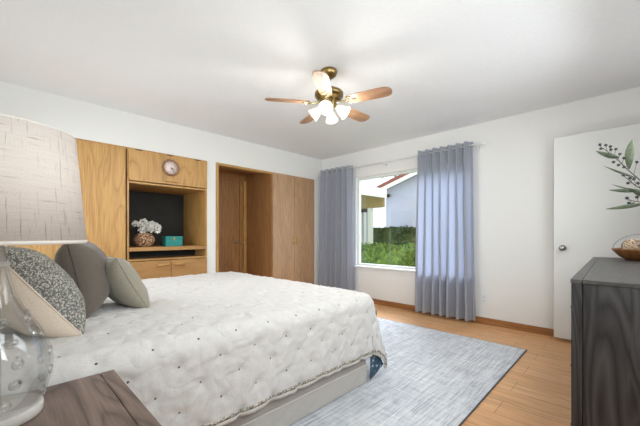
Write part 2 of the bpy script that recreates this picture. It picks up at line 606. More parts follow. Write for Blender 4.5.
# cable dangling in the niche
pts = [(1.03 + .16 * t, yb - .03, 1.5 - .35 * t - .05 * math.sin(t * PI)) for t in np.linspace(0, 1, 9)]
cb = MB((1.1, yb - .03, 1.3)).tube(pts, .004, 6).build('cable', mat('black_cable', (18, 18, 18), .5))
tag(cb, 'thin black cable hanging at the back of the niche', 'cable')

# closet with alcove
off = (2.98, YC + .3, 0)
cl = thing('closet', 'oak closet with open alcove on the left and two closed doors', 'closet', off)
xa, xb, xd = 2.06, 3.913, 2.985
m = MB(off)
m.box(xa, xa + .035, YC - .014, YC + .1, 0, ZT)
m.box(xb - .02, xb, YC - .008, YC + .1, 0, ZT)
m.box(xa + .035, xb - .02, YC - .014, YC + .1, ZT - .03, ZT)
m.build('frame', oak, cl)
MB(off).box(xd, xd + .03, YC + .1, YC + .76, ZT - .03, 2.1).box(xd, xd + .03, YC - .01, YC + .76, 0, ZT - .03).build('divider', oak_dark, cl)
MB(off).box(xa + .015, xa + .035, YC + .1, YC + .74, 0, 2.1).build('alcove_side', oak_dark, cl)
MB(off).box(xa + .015, xd + .03, YC + .1, YC + .76, 2.1, 2.12).build('alcove_top', oak_dark, cl)
MB(off).box(xa + .035, xd, YC + .72, YC + .76, 1.985, 2.1).build('alcove_header', oak_dark, cl)
m = MB(off).box(2.86, 2.868, YC + .700, YC + .738, 0, 1.985)
m.box(2.93, xd, YC + .70, YC + .76, 0, 1.985)
m.build('jamb', oak, cl)
for (a, b2, kx) in ((xa + .037, 2.857, 2.80), (2.87, 2.928, 2.905)):
    d = MB(off).box(a, b2, YC + .725, YC + .75, .02, 1.982, .002).build('door', oak_dark, cl)
    m = MB(off)
    m.lathe([(0, 0), (.012, 0), (.010, .02), (.022, .03), (.020, .042), (0, .046)], (kx, YC + .725, .942), 16, Matrix.Rotation(PI / 2, 3, 'X'))
    m.build('knob', steel, d)
for (a, b2, hx) in ((xd + .02, 3.446, 3.418), (3.452, xb - .004, 3.482)):
    d = MB(off).box(a, b2, YC - .022, YC - .012, .02, ZT - .006, .002).build('door', oak_door, cl)
    m = MB(off).tube([(hx, YC - .022, .93), (hx, YC - .045, .94), (hx, YC - .048, .985), (hx, YC - .045, 1.03), (hx, YC - .022, 1.04)], .009, 8)
    m.build('pull_handle', brasspull, d)

# clock
off = (1.462, YC - .022, 1.888)
ck = thing('wall_clock', 'small round wooden clock with pale face on the flap door', 'clock', off)
Mx = Matrix.Rotation(PI / 2, 3, 'X')
m = MB()
m.lathe([(.103, 0), (.107, .012), (.098, .024), (.086, .020), (.080, .012), (.080, .004), (.0, .004), (0, 0)], (0, 0, 0), 10, Mx)
m.build('clock_frame', wood('clock_wood', (178, 134, 100), (156, 112, 80), (120, 82, 56), 'Z', .5), ck)
MB().lathe([(.081, .005), (.081, .008), (0, .0085)], (0, 0, 0), 32, Mx).build('clock_face', mat('clock_face', (228, 208, 200), .6), ck)
ink = mat('clock_ink', (96, 70, 66), .7)
for k in range(12):
    a = k * PI / 6
    s_, c_ = math.sin(a), math.cos(a)
    MB().tube([(s_ * .058, -.0095, c_ * .058), (s_ * .07, -.0095, c_ * .07)], .002, 5).build('hour_mark', ink, ck)
MB().tube([(0, -.012, 0), (.034, -.012, -.012)], .0032, 6).build('hour_hand', bronze, ck)
MB().tube([(0, -.013, 0), (.030, -.013, -.044)], .0024, 6).build('minute_hand', bronze, ck)

# niche vase with flowers
vc = Vector((1.235, YC + .20, .932))
fv = thing('woven_vase', 'round woven brown vase on the niche shelf', 'vase', vc)
m = MB()
random.seed(4)
prof = []
for i in range(25):
    th = i / 24
    r = .045 + .075 * math.sin(PI * (th * .86 + .07)) ** .8
    prof.append((r * .98, .165 * th))
m.lathe([(0, 0)] + prof + [(.035, .168), (.035, .13), (0, .13)], (0, 0, 0), 24)
vw = mat('woven_seagrass', (150, 116, 84), .8)
N, L, b = nodes(vw)
vo = N.new('ShaderNodeTexVoronoi'); vo.inputs['Scale'].default_value = 48
L.new(texco(N, L, (1, 1, 1.4)), vo.inputs['Vector'])
L.new(ramp(N, L, vo.outputs['Distance'], [(.1, (226, 196, 160)), (.4, (176, 138, 104)), (.7, (86, 58, 40))]), b.inputs['Base Color'])
bump(N, L, b, vo.outputs['Distance'], -.8, .01)
m.build('vase_body', vw, fv)
petal = mat('white_petal', (238, 236, 228), .7)
leafg = mat('grey_leaf', (120, 128, 108), .7)
stemm = mat('green_stem', (86, 96, 66), .7)
heads = []
for k in range(15):
    a = random.uniform(0, 2 * PI); rr = random.uniform(.01, .13)
    heads.append(Vector((rr * math.cos(a) + .015, rr * math.sin(a) * .7, .25 + random.uniform(-.05, .07) - rr * .35)))
heads += [Vector((.145, -.03, .20)), Vector((.16, .01, .235)), Vector((-.1, -.03, .27))]
for hd in heads:
    w0 = vc + hd
    fl = MB(w0)
    for q in range(26):
        d_ = Vector((random.gauss(0, 1), random.gauss(0, 1), random.gauss(0, 1) + .3)).normalized()
        base = w0 + d_ * .008
        tip = w0 + d_ * .042
        sd = d_.orthogonal().normalized()
        sd.rotate(Matrix.Rotation(random.uniform(0, PI), 3, d_))
        up = d_.cross(sd) * .004
        P = [[base - sd * .003, (base + tip) / 2 - sd * .011 + up, tip - sd * .006],
             [base, (base + tip) / 2 - up, tip + d_ * .004],
             [base + sd * .003, (base + tip) / 2 + sd * .011 + up, tip + sd * .006]]
        fl.grid(P)
    fo = fl.build('white_flower', petal)
    tag(fo, 'small white blossom in the bunch standing in the woven niche vase', 'flower', 'white flowers in the niche vase')
    s_ = MB(w0).tube([w0, w0 * .5 + (vc + Vector((hd.x * .2, hd.y * .2, .15))) * .5 + Vector((0, 0, .0)), vc + Vector((hd.x * .1, hd.y * .1, .14))], .002, 5)
    s_.build('stem', stemm, fo).location = (0, 0, 0)

# teal box
tb = Vector((1.595, YC + .28, .932))
bx = thing('teal_box', 'teal lidded box with gold clasp on the niche shelf', 'box', tb)
teal = mat('teal_leather', (40, 148, 144), .5)
MB().box(-.105, .105, -.07, .07, 0, .088, .004).build('box_body', teal, bx)
MB().box(-.108, .108, -.073, .073, .090, .125, .005).build('lid', teal, bx)
gold = mat('gold', (206, 170, 90), .3, 1)
m = MB()
m.lathe([(0, 0), (.016, 0), (.014, .006), (0, .008)], (0, -.073, .098), 8, Mx)
m.box(-.004, .004, -.078, -.07, .07, .1)
m.build('clasp', gold, bx)

# ------------------------------------------------------------------ curtains and rod
XR = XW - .105
ZR = 2.165
off = (XR, 2.6, ZR)
rod = thing('curtain_rod', 'thin white curtain rod across the top of the window', 'curtain rod', off)
MB(off).tube([(XR, 1.25, ZR), (XR, 3.93, ZR)], .009, 10).build('pole', white_m, rod)
for y, s_ in ((1.25, -1), (3.93, 1)):
    MB(off).lathe([(.009, 0), (.014, .004), (.014, .012), (.02, .02), (.016, .034), (0, .042)], (XR, y, ZR), 14, Matrix.Rotation(-s_ * PI / 2, 3, 'X')).build('finial', white_m, rod)
for y in (1.30, 2.62, 3.90):
    m = MB(off).tube([(XW, y, ZR - .03), (XR, y, ZR - .022)], .006, 8).tube([(XR, y, ZR - .024), (XR, y, ZR - .008)], .007, 8)
    m.box(XW - .005, XW, y - .015, y + .015, ZR - .06, ZR - .005)
    m.build('bracket', white_m, rod)

def curtain(y0, y1, nf, label, seed, z0=.035):
    random.seed(seed)
    off = (XR, (y0 + y1) / 2, z0)
    root = thing('curtain', label, 'curtain', off)
    nu, nv = nf * 18, 46
    ph = [random.uniform(-.35, .35) for _ in range(nf * 2 + 2)]
    am = [random.uniform(.75, 1.15) for _ in range(nf * 2 + 2)]
    P = []
    ztop = 2.215
    for i in range(nu + 1):
        u = i / nu
        row = []
        for j in range(nv + 1):
            v_ = j / nv
            z = ztop + (z0 - ztop) * v_
            q = u * nf * 2
            k = int(min(q, nf * 2 - 1e-6))
            fr = q - k
            A = (am[k] * (1 - fr) + am[k + 1] * fr)
            p = (ph[k] * (1 - fr) + ph[k + 1] * fr) * v_
            amp = (.056 + .014 * v_) * A
            a = u * nf * 2 * PI + p
            s_ = math.sin(a)
            x = XR + amp * math.copysign(abs(s_) ** .8, s_) * (1 if v_ > .03 else .95)
            y = y0 + (y1 - y0) * u + .030 * math.sin(2 * a) * (.6 + .4 * v_) + .01 * math.sin(3 * v_ + k) * v_
            y = (y0 + y1) / 2 + (y - (y0 + y1) / 2) * (1 + .07 * v_)
            x += .004 * noise.noise(Vector((u * 12, v_ * 5, seed)))
            x = min(x, XW - .008)
            if j == 0:
                z += .004 * math.sin(a * 2)
            row.append((x, y, z))
        P.append(row)
    m = MB(off)
    m.grid(P)
    o_ = m.build('panel', curt_m, root)
    # grommet rings where the cloth crosses the rod
    for k in range(nf * 2):
        u = (k + .02) / (nf * 2)
        y = y0 + (y1 - y0) * u
        MB(off).torus((XR, y + .004, ZR), .021, .004, Matrix.Rotation(PI / 2 + (.6 if k % 2 else -.6), 3, 'Z') @ Matrix.Rotation(PI / 2, 3, 'Y'), 18, 6).build('grommet', steel, root)
    return root
curtain(1.35, 2.055, 7, 'grey grommet curtain right of the window, beside the wall outlet', 3)
curtain(3.20, 3.90, 6, 'grey grommet curtain left of the window, near the closet corner', 8)

# ------------------------------------------------------------------ ceiling fan
FC = Vector((1.925, 1.78, 0))
off = (FC.x, FC.y, ZC)
fan = thing('ceiling_fan', 'brass ceiling fan with five light wood blades and frosted lights', 'ceiling fan', off)
def L_(prof, **k):
    return MB(off).lathe(prof, (FC.x, FC.y, 0), 32, **k)
L_([(0, ZC), (.068, ZC), (.07, ZC - .012), (.06, ZC - .04), (.03, ZC - .062), (0, ZC - .062)]).build('canopy', brass, fan)
MB(off).tube([(FC.x, FC.y, ZC - .06), (FC.x, FC.y, 2.27)], .011, 12).build('downrod', brass, fan)
L_([(0, 2.285), (.03, 2.285), (.05, 2.272), (.105, 2.266), (.120, 2.252), (.118, 2.225), (.090, 2.205), (.06, 2.19), (.055, 2.15), (.04, 2.13), (0, 2.128)]).build('motor_housing', brass, fan)
blade_top = wood('fan_blade_wood', (190, 150, 118), (168, 128, 96), (132, 96, 70), 'X', .4, 1.5, .45, .12)
ir = mat('pale_brass', (200, 186, 150), .3, 1)
fwd = Vector((math.cos(YAW), math.sin(YAW), 0)); rgt = Vector((math.sin(YAW), -math.cos(YAW), 0))
for k in range(5):
    a = R(-27 + 72 * k)
    d = rgt * math.cos(a) + fwd * math.sin(a)
    s_ = Vector((0, 0, 1)).cross(d)
    tilt = R(-12)
    sv = s_ * math.cos(tilt) + Vector((0, 0, 1)) * math.sin(tilt)
    nv_ = d.cross(sv)
    O = Vector((FC.x, FC.y, 2.168))
    outl = []
    for (r_, h_) in ((.165, .042), (.18, .05), (.29, .056), (.41, .06), (.475, .058), (.505, .048), (.522, .028), (.527, 0)):
        outl.append((r_, h_))
    pts = [(r_, -h_) for r_, h_ in outl] + [(r_, h_) for r_, h_ in outl[-2::-1]]
    MM = Matrix((d, sv, nv_)).transposed()
    # blade built flat in its own frame, then set on the motor
    m = MB()
    m.prism(pts, -.003, .003)
    bl = m.build('blade', blade_top, fan)
    bl.matrix_local = Matrix.Translation(O - Vector(off)) @ MM.to_4x4()
    m = MB()
    m.tube([(.07, 0, .03), (.10, 0, .0), (.14, 0, -.010), (.17, 0, -.006)], [.012, .011, .010, .008], 8)
    m.torus((.185, -.022, -.007), .016, .004, None, 16, 6)
    m.torus((.185, .022, -.007), .016, .004, None, 16, 6)
    m.tube([(.17, 0, -.006), (.235, 0, -.006)], .006, 6)
    m.build('blade_arm', ir, bl)
bulb_m = mat('frosted_glass_lit', (226, 220, 204), .4)
nodes(bulb_m)[2].inputs['Emission Color'].default_value = (1, .90, .72, 1)
nodes(bulb_m)[2].inputs['Emission Strength'].default_value = .4
for k in range(4):
    a = R(-12 + 90 * k)
    d = rgt * math.cos(a) + fwd * math.sin(a)
    p0 = Vector((FC.x, FC.y, 2.155)) + d * .035
    ax = (d * .8 + Vector((0, 0, -1)) * .6).normalized()
    p1 = p0 + ax * .035
    m = MB(off).tube([p0, p1], .011, 8)
    arm = m.build('light_arm', brass, fan)
    q = Vector((0, 0, 1)).rotation_difference(ax).to_matrix()
    MB(off).lathe([(.016, 0), (.022, .008), (.034, .03), (.042, .055), (.050, .085), (.057, .098), (.054, .098), (.047, .085), (.039, .055), (.031, .03), (.014, .008)], p1, 20, q, True).build('glass_shade', bulb_m, arm)
    MB(off).ball(p1 + ax * .05, .022, 2).build('bulb', bulb_m, arm)
    add_light('fan_lamp', 'POINT', p1 + ax * .115, None, 3.5, (1, .96, .88), rad=.05)

# ------------------------------------------------------------------ rug
off = (2.2, 2.0, 0)
rg = MB(off).box(.70, 3.43, .68, 3.42, .001, .010, .003).build('rug', rug_m)
tag(rg, 'pale grey-blue distressed area rug under the bed', 'rug')
MB(off).box(3.43, 3.436, .68, 3.42, .001, .009).box(.70, 3.436, .674, .68, .001, .009).box(.70, 3.436, 3.42, 3.426, .001, .009).box(.694, .70, .674, 3.426, .001, .009).build('binding', rug_edge, rg)

# ------------------------------------------------------------------ bed
BX0, BX1, BY0, BY1 = -.20, 1.86, 1.352, 3.30
off = (.85, 2.32, .011)
bed = thing('bed', 'king bed base with grey-beige box spring under the white quilt', 'bed', off)
MB(off).box(BX0, BX1, BY0, BY1, .135, .37, .012, 3).build('box_spring', boxsp_m, bed)
# quilted lower skirt band with slanting soft folds, and a piped seam above it
m = MB(off)
def skirt_ring(n, fn):
    per = []
    pts = [(BX0, BY0, 0, -1), (BX1, BY0, 1, 0), (BX1, BY1, 0, 1), (BX0, BY1, -1, 0)]
    P = []
    for e in range(3):
        ax, ay, nx, ny = pts[e]
        bx_, by_ = pts[(e + 1) % 4][:2]
        nrm = [(0, -1), (1, 0), (0, 1)][e]
        L0 = math.hypot(bx_ - ax, by_ - ay)
        cnt = int(L0 / .02)
        for i in range(cnt + (1 if e == 2 else 0)):
            s = i / cnt
            P.append((ax + (bx_ - ax) * s, ay + (by_ - ay) * s, nrm, i * .02))
    return P
rows = []
for (x, y, nrm, s) in skirt_ring(0, 0):
    col_ = []
    for j in range(9):
        z = .004 + off[2] + .128 * j / 8
        o_ = .004 + .004 * math.sin((s * 1.0 - z * 1.3) * 46) * math.sin(PI * j / 8) ** .5
        col_.append((x + nrm[0] * o_, y + nrm[1] * o_, z))
    rows.append(col_)
m.grid(rows)
m.build('skirt', skirt_m, bed)
MB(off).tube([(BX0, BY0 - .004, .14), (BX1 - .01, BY0 - .004, .14), (BX1 + .004, BY0 + .01, .14), (BX1 + .004, BY1, .14)], .006, 8).build('piping', hem_m, bed)
MB(off).box(BX0, 1.90, BY0, BY1, .37, .60, .05, 4).build('mattress', hem_m, bed)
for x in (BX0 + .06, BX1 - .06):
    for y in (BY0 + .06, BY1 - .06):
        MB(off).box(x - .03, x + .03, y - .03, y + .03, .011, .14).build('leg', bronze, bed)

# quilt: parametric drape with staggered tufts
ZTOP = .640
EX, EY0, EY1 = 1.865, 1.395, 3.27       # where the cloth starts to turn over the edge
RR = .072
OV = .40
def drape(a, b):
    da = max(0, a - EX)
    db = (EY0 - b) if b < EY0 else (b - EY1 if b > EY1 else 0)
    sg = -1 if b < EY0 else 1
    d = (da ** 3 + db ** 3) ** (1 / 3)
    x, y, z = min(a, EX), min(max(b, EY0), EY1), ZTOP
    if d <= 0:
        return x, y, z
    h = math.hypot(da, db)
    ux, uy = da / h, sg * db / h
    arc = RR * PI / 2
    if d < arc:
        t = d / RR
        o, dz = RR * math.sin(t), RR * (1 - math.cos(t))
    else:
        e = d - arc
        o, dz = RR + e * (.03 + .26 * max(0, ux)), RR + e
    return x + ux * o, y + uy * o, z - dz
AX0, AX1 = -.15, EX + RR * PI / 2 + OV - .06
BB0, BB1 = EY0 - RR * PI / 2 - OV + .075, EY1 + RR * PI / 2 + OV - .06
step = .0115
na, nb = int((AX1 - AX0) / step), int((BB1 - BB0) / step)
SX = .187
ROW0 = EY0 - RR * PI / 2 + .055      # a row of tufts at z about .64 .. edge
def tuft_near(a, b):
    best = 9; bp = None
    r0 = round((b - ROW0) / (SX / 2))
    for rr_ in (r0 - 1, r0, r0 + 1):
        oy = ROW0 + rr_ * SX / 2
        ox0 = .612 + (SX / 2 if rr_ % 2 else 0)
        k = round((a - ox0) / SX)
        ox = ox0 + k * SX
        d = math.hypot(a - ox, b - oy)
        if d < best:
            best, bp = d, (ox, oy, k, rr_)
    return best, bp
A = np.zeros((na + 1, nb + 1, 3)); H = np.zeros((na + 1, nb + 1))
for i in range(na + 1):
    a = AX0 + (AX1 - AX0) * i / na
    for j in range(nb + 1):
        b_ = BB0 + (BB1 - BB0) * j / nb
        A[i, j] = drape(a, b_)
        d, bp = tuft_near(a, b_)
        h = .015 * (1 - math.exp(-(d / .026) ** 1.5))
        # creases radiating from each tuft
        ang = math.atan2(b_ - bp[1], a - bp[0])
        h += .006 * (abs(math.cos(ang * 2.5 + bp[2] * 1.7 + bp[3])) ** .6 - .6) * math.exp(-((d - .034) / .026) ** 2)
        h += .004 * noise.noise(Vector((a * 5, b_ * 5, 0))) + .002 * noise.noise(Vector((a * 14, b_ * 14, 3)))
        rg_ = 1 - abs(noise.noise(Vector((a * 11 + b_ * 7, b_ * 15 - a * 6, 11)))) * 5
        if rg_ > 0:
            h += .005 * rg_ * rg_
        if b_ < EY0 - .15 or a > EX + .15:
            h += .008 * noise.noise(Vector((a * 3.3, b_ * 1.2, 7)))
        H[i, j] = h
du = np.gradient(A, axis=0); dv = np.gradient(A, axis=1)
Nn = np.cross(du, dv)
ln = np.linalg.norm(Nn, axis=2, keepdims=True); ln[ln < 1e-9] = 1
Nn /= ln
Q = A + Nn * H[..., None]
off = (.9, 2.3, ZTOP)
quilt = None
m = MB(off)
m.grid([[tuple(Q[i, j]) for j in range(nb + 1)] for i in range(na + 1)])
m.mi = 1
for rr_ in range(-6, 28):
    oy = ROW0 + rr_ * SX / 2
    for k in range(-5, 12):
        ox = .612 + (SX / 2 if rr_ % 2 else 0) + k * SX
        if not (AX0 + .02 < ox < AX1 - .03 and BB0 + .03 < oy < BB1 - .03):
            continue
        i = int(round((ox - AX0) / (AX1 - AX0) * na)); j = int(round((oy - BB0) / (BB1 - BB0) * nb))
        p = Vector(Q[i, j]); nn = Vector(Nn[i, j])
        q = Vector((0, 0, 1)).rotation_difference(nn).to_matrix()
        m.lathe([(.0065, -.002), (.005, .002), (0, .003)], p, 7, q)
quilt = m.build('quilt', [quilt_m, tuft_m])
sm = quilt.modifiers.new('thickness', 'SOLIDIFY'); sm.thickness = .006; sm.offset = -1
tag(quilt, 'white quilted bedspread with small grey tufts draped over the bed', 'bedspread')
# trim along the hem (near side and foot)
def strip(js, w0, w1, lift, name, mt):
    P = []
    for (i, j, di, dj) in js:
        p = Vector(Q[i, j]); q_ = Vector(Q[i - di, j - dj])
        dn = (p - q_).normalized(); nn = Vector(Nn[i, j])
        P.append([p + dn * w0 + nn * lift, p + dn * ((w0 + w1) / 2) + nn * (lift + .003), p + dn * w1 + nn * lift])
    mm_ = MB(off); mm_.grid(P)
    o_ = mm_.build(name, mt, quilt)
    s_ = o_.modifiers.new('thickness', 'SOLIDIFY'); s_.thickness = .004
    return o_
edge = [(i, 0, 0, -3) for i in range(0, na + 1, 2)] + [(na, j, 3, 0) for j in range(2, nb + 1, 2)]
strip(edge, -.012, .004, .004, 'sequin_trim', trim_m)
strip(edge, .002, .028, .0, 'hem_band', hem_m)
# patterned lining showing where the corner hangs open
m = MB(off)
pc = Vector(Q[na, 0])
tri = [Vector((1.875, 1.325, .36)), Vector((pc.x - .01, pc.y + .02, pc.z + .01)), Vector((1.87, 1.33, .03))]
P = []
for i in range(9):
    s = i / 8
    P.append([tri[0].lerp(tri[2], t_ / 8).lerp(tri[1], s) + Vector((0, .012 * math.sin(s * PI) * math.sin(t_ / 8 * PI * 2), 0)) for t_ in range(9)])
m.grid(P)
lo = m.build('corner_lining', lining_m, quilt)
lo.modifiers.new('thickness', 'SOLIDIFY').thickness = .006
lo['label'] = 'teal patterned lining showing at the foot corner'

# ------------------------------------------------------------------ pillows
def pillow(name, label, mt, foot, width, height, thick, lean, yaw=0, roll=0, pipe=None, group=None):
    """foot = middle of the bottom edge; lean = degrees from vertical towards -X"""
    n = 26
    root = None
    Mr = Matrix.Rotation(R(yaw), 3, 'Z') @ Matrix.Rotation(R(-lean), 3, 'Y') @ Matrix.Rotation(R(roll), 3, 'X')
    foot = Vector(foot)
    def pt(u, v, s):
        pin = 1 - .11 * (1 - u * u) * 1.0
        pin2 = 1 - .11 * (1 - v * v) * 1.0
        y = u * width / 2 * pin2
        z = height / 2 + v * height / 2 * pin
        tt = thick / 2 * (max(0, (1 - abs(u) ** 2.8)) * max(0, (1 - abs(v) ** 2.8))) ** .46
        wr = .006 * noise.noise(Vector((u * 2.5 + foot.x * 9, v * 2.5, s * 2 + foot.y))) * (1 - u * u) * (1 - v * v) ** .5 if abs(u) < 1 and abs(v) < 1 else 0
        wr += .006 * math.sin(9 * (u * s + v)) * (abs(u * v)) * (1 - abs(u)) * (1 - abs(v)) * 4
        return foot + Mr @ Vector((s * (tt + wr), y, z))
    m = MB(foot)
    us = [math.sin(PI / 2 * (-1 + 2 * i / n)) for i in range(n + 1)]
    for s in (-1, 1):
        m.mi = 1 if (isinstance(mt, list) and s < 0) else 0
        m.grid([[pt(u, v, s) for v in us] for u in us])
    bmesh.ops.remove_doubles(m.bm, verts=m.bm.verts[:], dist=.0004)
    o = m.build(name, mt)
    tag(o, label, 'pillow', group)
    bd = [(-1, v) for v in us] + [(u, 1) for u in us[1:]] + [(1, v) for v in us[::-1][1:]] + [(u, -1) for u in us[::-1][1:-1]]
    pts = [pt(u, v, 1) for u, v in bd]
    pts.append(pts[0])
    sm_ = MB(foot).tube(pts, .0035, 6, False).build('seam_piping', pipe or (mt[1] if isinstance(mt, list) else mt), o)
    sm_.location = (0, 0, 0)
    return o
ZP = .652
brown_p = mat('taupe_piping', (84, 76, 68), .9)
pillow('pillow', 'large taupe brown square pillow behind the small sage pillow', brown_m, (.370, 2.13, ZP), .42, .40, .23, 11, -18, 0, brown_p)
pillow('pillow', 'small sage green square pillow in front of the taupe pillow', sage_m, (.59, 2.17, ZP - .008), .40, .35, .17, 29, 6)
pillow('pillow', 'pillow with tweed front and cream back, nearest the lamp on the bed', [tweed_m, cream_m], (.225, 1.85, ZP), .44, .45, .27, 36, 6)
pillow('pillow', 'moss grey pillow mostly hidden behind the tweed and cream pillow', moss_m, (.03, 2.36, ZP), .50, .42, .14, 18, 0)

# ------------------------------------------------------------------ bench behind the foot of the bed
off = (2.32, 2.32, .011)
bn = thing('bench', 'low dark grey bench at the foot of the bed', 'bench', off)
grey_pad = fabric('charcoal_upholstery', (86, 88, 86), (98, 100, 98), 200)
MB(off).box(2.19, 2.46, 1.66, 2.98, .315, .385, .02, 3).build('seat', grey_pad, bn)
MB(off).box(2.20, 2.45, 1.67, 2.97, .28, .318, .004).build('apron', bronze, bn)
for x in (2.23, 2.43):
    for y in (1.70, 2.94):
        MB(off).tube([(x, y, .011), (x, y, .29)], [.014, .02], 8).build('leg', bronze, bn)

# ------------------------------------------------------------------ nightstand
nx0, nx1, ny0, ny1, nz = XH + .02, .285, .72, 1.298, .60
off = ((nx0 + nx1) / 2, (ny0 + ny1) / 2, 0)
ns = thing('nightstand', 'grey-brown wood nightstand beside the bed, carrying the glass lamp', 'nightstand', off)
m = MB(off).box(nx0, nx1 - .042, ny0, ny1, nz - .03, nz, .002)
m.build('top', greywood, ns)
MB(off).box(nx1 - .0405, nx1, ny0, ny1, nz - .03, nz, .002).build('top_edge_board', greywood, ns)
MB(off).box(nx0, nx1 - .02, ny0 + .01, ny0 + .03, .0, nz - .03).build('side_panel', greywood, ns)
MB(off).box(nx0, nx1 - .02, ny1 - .03, ny1 - .01, .0, nz - .03).build('side_panel', greywood, ns)
MB(off).box(nx0, nx0 + .01, ny0 + .03, ny1 - .03, .05, nz - .03).build('back_panel', greywood, ns)
MB(off).box(nx0 + .01, nx1 - .03, ny0 + .03, ny1 - .03, .05, .07).build('bottom_panel', greywood, ns)
for z0_, z1_ in ((.075, .315), (.325, .565)):
    d = MB(off).box(nx1 - .03, nx1 - .008, ny0 + .033, ny1 - .033, z0_, z1_, .002).build('drawer', greywood, ns)
    zc = (z0_ + z1_) / 2
    MB(off).tube([(nx1 - .01, off[1] - .06, zc), (nx1 + .015, off[1] - .055, zc), (nx1 + .015, off[1] + .055, zc), (nx1 - .01, off[1] + .06, zc)], .005, 8).build('handle', bronze, d)

# ------------------------------------------------------------------ table lamp
lc = (0, 1.155, nz + .0005)
lp = thing('table_lamp', 'clear glass table lamp with cream linen drum shade on the nightstand', 'lamp', lc)
base_m = mat('pale_stone_base', (206, 202, 196), .25)
MB().lathe([(0, 0), (.084, 0), (.088, .004), (.088, .024), (.083, .028), (0, .028)], (0, 0, 0), 40).build('base', base_m, lp)
outer = [(.080, .0285), (.092, .045), (.100, .074), (.107, .105), (.109, .133), (.105, .165), (.092, .200), (.080, .228), (.068, .250), (.050, .280), (.036, .312), (.027, .345), (.021, .375), (.019, .395)]
inner = [(max(r - .006, .012), z) for r, z in outer][::-1]
MB().lathe(outer + inner, (0, 0, 0), 48, None, True).build('glass_body', glass_m, lp)
# raised round glass studs in a curling line
gb = lp.children[-1] if len(lp.children) else lp
gb = [o for o in bpy.data.objects if o.name.startswith('glass_body')][0]
def prof_r(z):
    for (r0, z0_), (r1, z1_) in zip(outer, outer[1:]):
        if z0_ <= z <= z1_:
            return r0 + (r1 - r0) * (z - z0_) / (z1_ - z0_)
    return .05
for base_a in (-72, -20, -130, 40, 120, 180):
    for k in range(5):
        z = .065 + k * .048
        a = R(base_a + (k - 2) ** 2 * -3)
        r = prof_r(z)
        p = Vector((math.cos(a) * r, math.sin(a) * r, z))
        q = Vector((0, 0, 1)).rotation_difference(Vector((math.cos(a), math.sin(a), 0))).to_matrix()
        m = MB().torus(p, .0105, .0022, q, 16, 6)
        m.lathe([(.007, 0), (.005, .003), (0, .004)], p, 12, q)
        m.build('glass_stud', stud_m, gb)
MB().tube([(0, 0, .028), (0, 0, .395)], .004, 8).build('rod', steel, lp)
MB().lathe([(0, .393), (.0215, .393), (.0225, .396), (.0225, .404), (.012, .407), (.012, .46), (0, .46)], (0, 0, 0), 24).build('cap', base_m, lp)
sb, st = .4535, .742
m = MB()
m.lathe([(.183, sb), (.158, st), (.1565, st), (.1815, sb)], (0, 0, 0), 64, None, True)
sh = m.build('lamp_shade', shade_m, lp)
tape = mat('shade_tape', (216, 208, 198), .8)
MB().lathe([(.1842, sb - .003), (.1838, sb + .006), (.1815, sb + .006), (.181, sb - .003)], (0, 0, 0), 64, None, True).build('shade_binding', tape, sh)
MB().lathe([(.1585, st - .002), (.1582, st + .001), (.156, st + .001), (.156, st - .002)], (0, 0, 0), 64, None, True).build('shade_binding', tape, sh)
m = MB()
for k in range(3):
    a = k * 2 * PI / 3
    m.tube([(0, 0, st - .02), (math.cos(a) * .157, math.sin(a) * .157, st - .004)], .002, 6)
m.tube([(0, 0, .46), (0, 0, st - .0)], .004, 8)
m.build('harp', steel, sh)
MB().ball((0, 0, .56), .03, 2, (1, 1, 1.25)).build('bulb', mat('bulb_glass', (240, 238, 230), .4), lp)

# ------------------------------------------------------------------ dresser
dl, dw, dh = 1.74, .485, .90
ang = R(1.2)
dr_loc = (1.584, .162, 0)
ds = thing('dresser', 'long charcoal wood dresser in the right foreground', 'dresser', dr_loc, ang)
m = MB().box(0, .034, -.034, 0, 0, dh - .015, .0015)
m.box(0, .034, -dw, -dw + .034, 0, dh - .015, .0015)
m.build('corner_post', darkwood, ds)
m = MB().box(dl - .034, dl, -.034, 0, 0, dh - .015, .0015)
m.box(dl - .034, dl, -dw, -dw + .034, 0, dh - .015, .0015)
m.build('corner_post', darkwood, ds)
MB().box(.007, .03, -dw + .035, -.0365, .04, dh - .0165).build('side_panel', darkwood, ds)
MB().box(dl - .03, dl - .007, -dw + .035, -.0365, .04, dh - .0165).build('side_panel', darkwood, ds)
MB().box(.035, dl - .035, -dw, -dw + .012, .04, dh - .026).build('back_panel', darkwood, ds)
MB().box(.035, dl - .035, -dw + .012, -.03, .04, .06).build('bottom_panel', darkwood, ds)
MB().box(-.002, dl + .002, -dw, -.0345, dh - .015, dh, .001).build('top', darkwood_top, ds)
MB().box(-.002, dl + .002, -.0325, .002, dh - .015, dh, .001).build('top_edge_board', darkwood_top, ds)
cw = (dl - .07) / 3
for c_ in range(3):
    for r_ in range(3):
        xa_ = .035 + c_ * cw + .004
        za = .065 + r_ * .27
        d = MB().box(xa_, xa_ + cw - .008, -.028, -.006, za, za + .262, .002).build('drawer', darkwood_top, ds)
        xc = xa_ + cw / 2
        MB().tube([(xc - .07, -.008, za + .14), (xc - .065, .018, za + .14), (xc + .065, .018, za + .14), (xc + .07, -.008, za + .14)], .005, 8).build('handle', bronze, d)

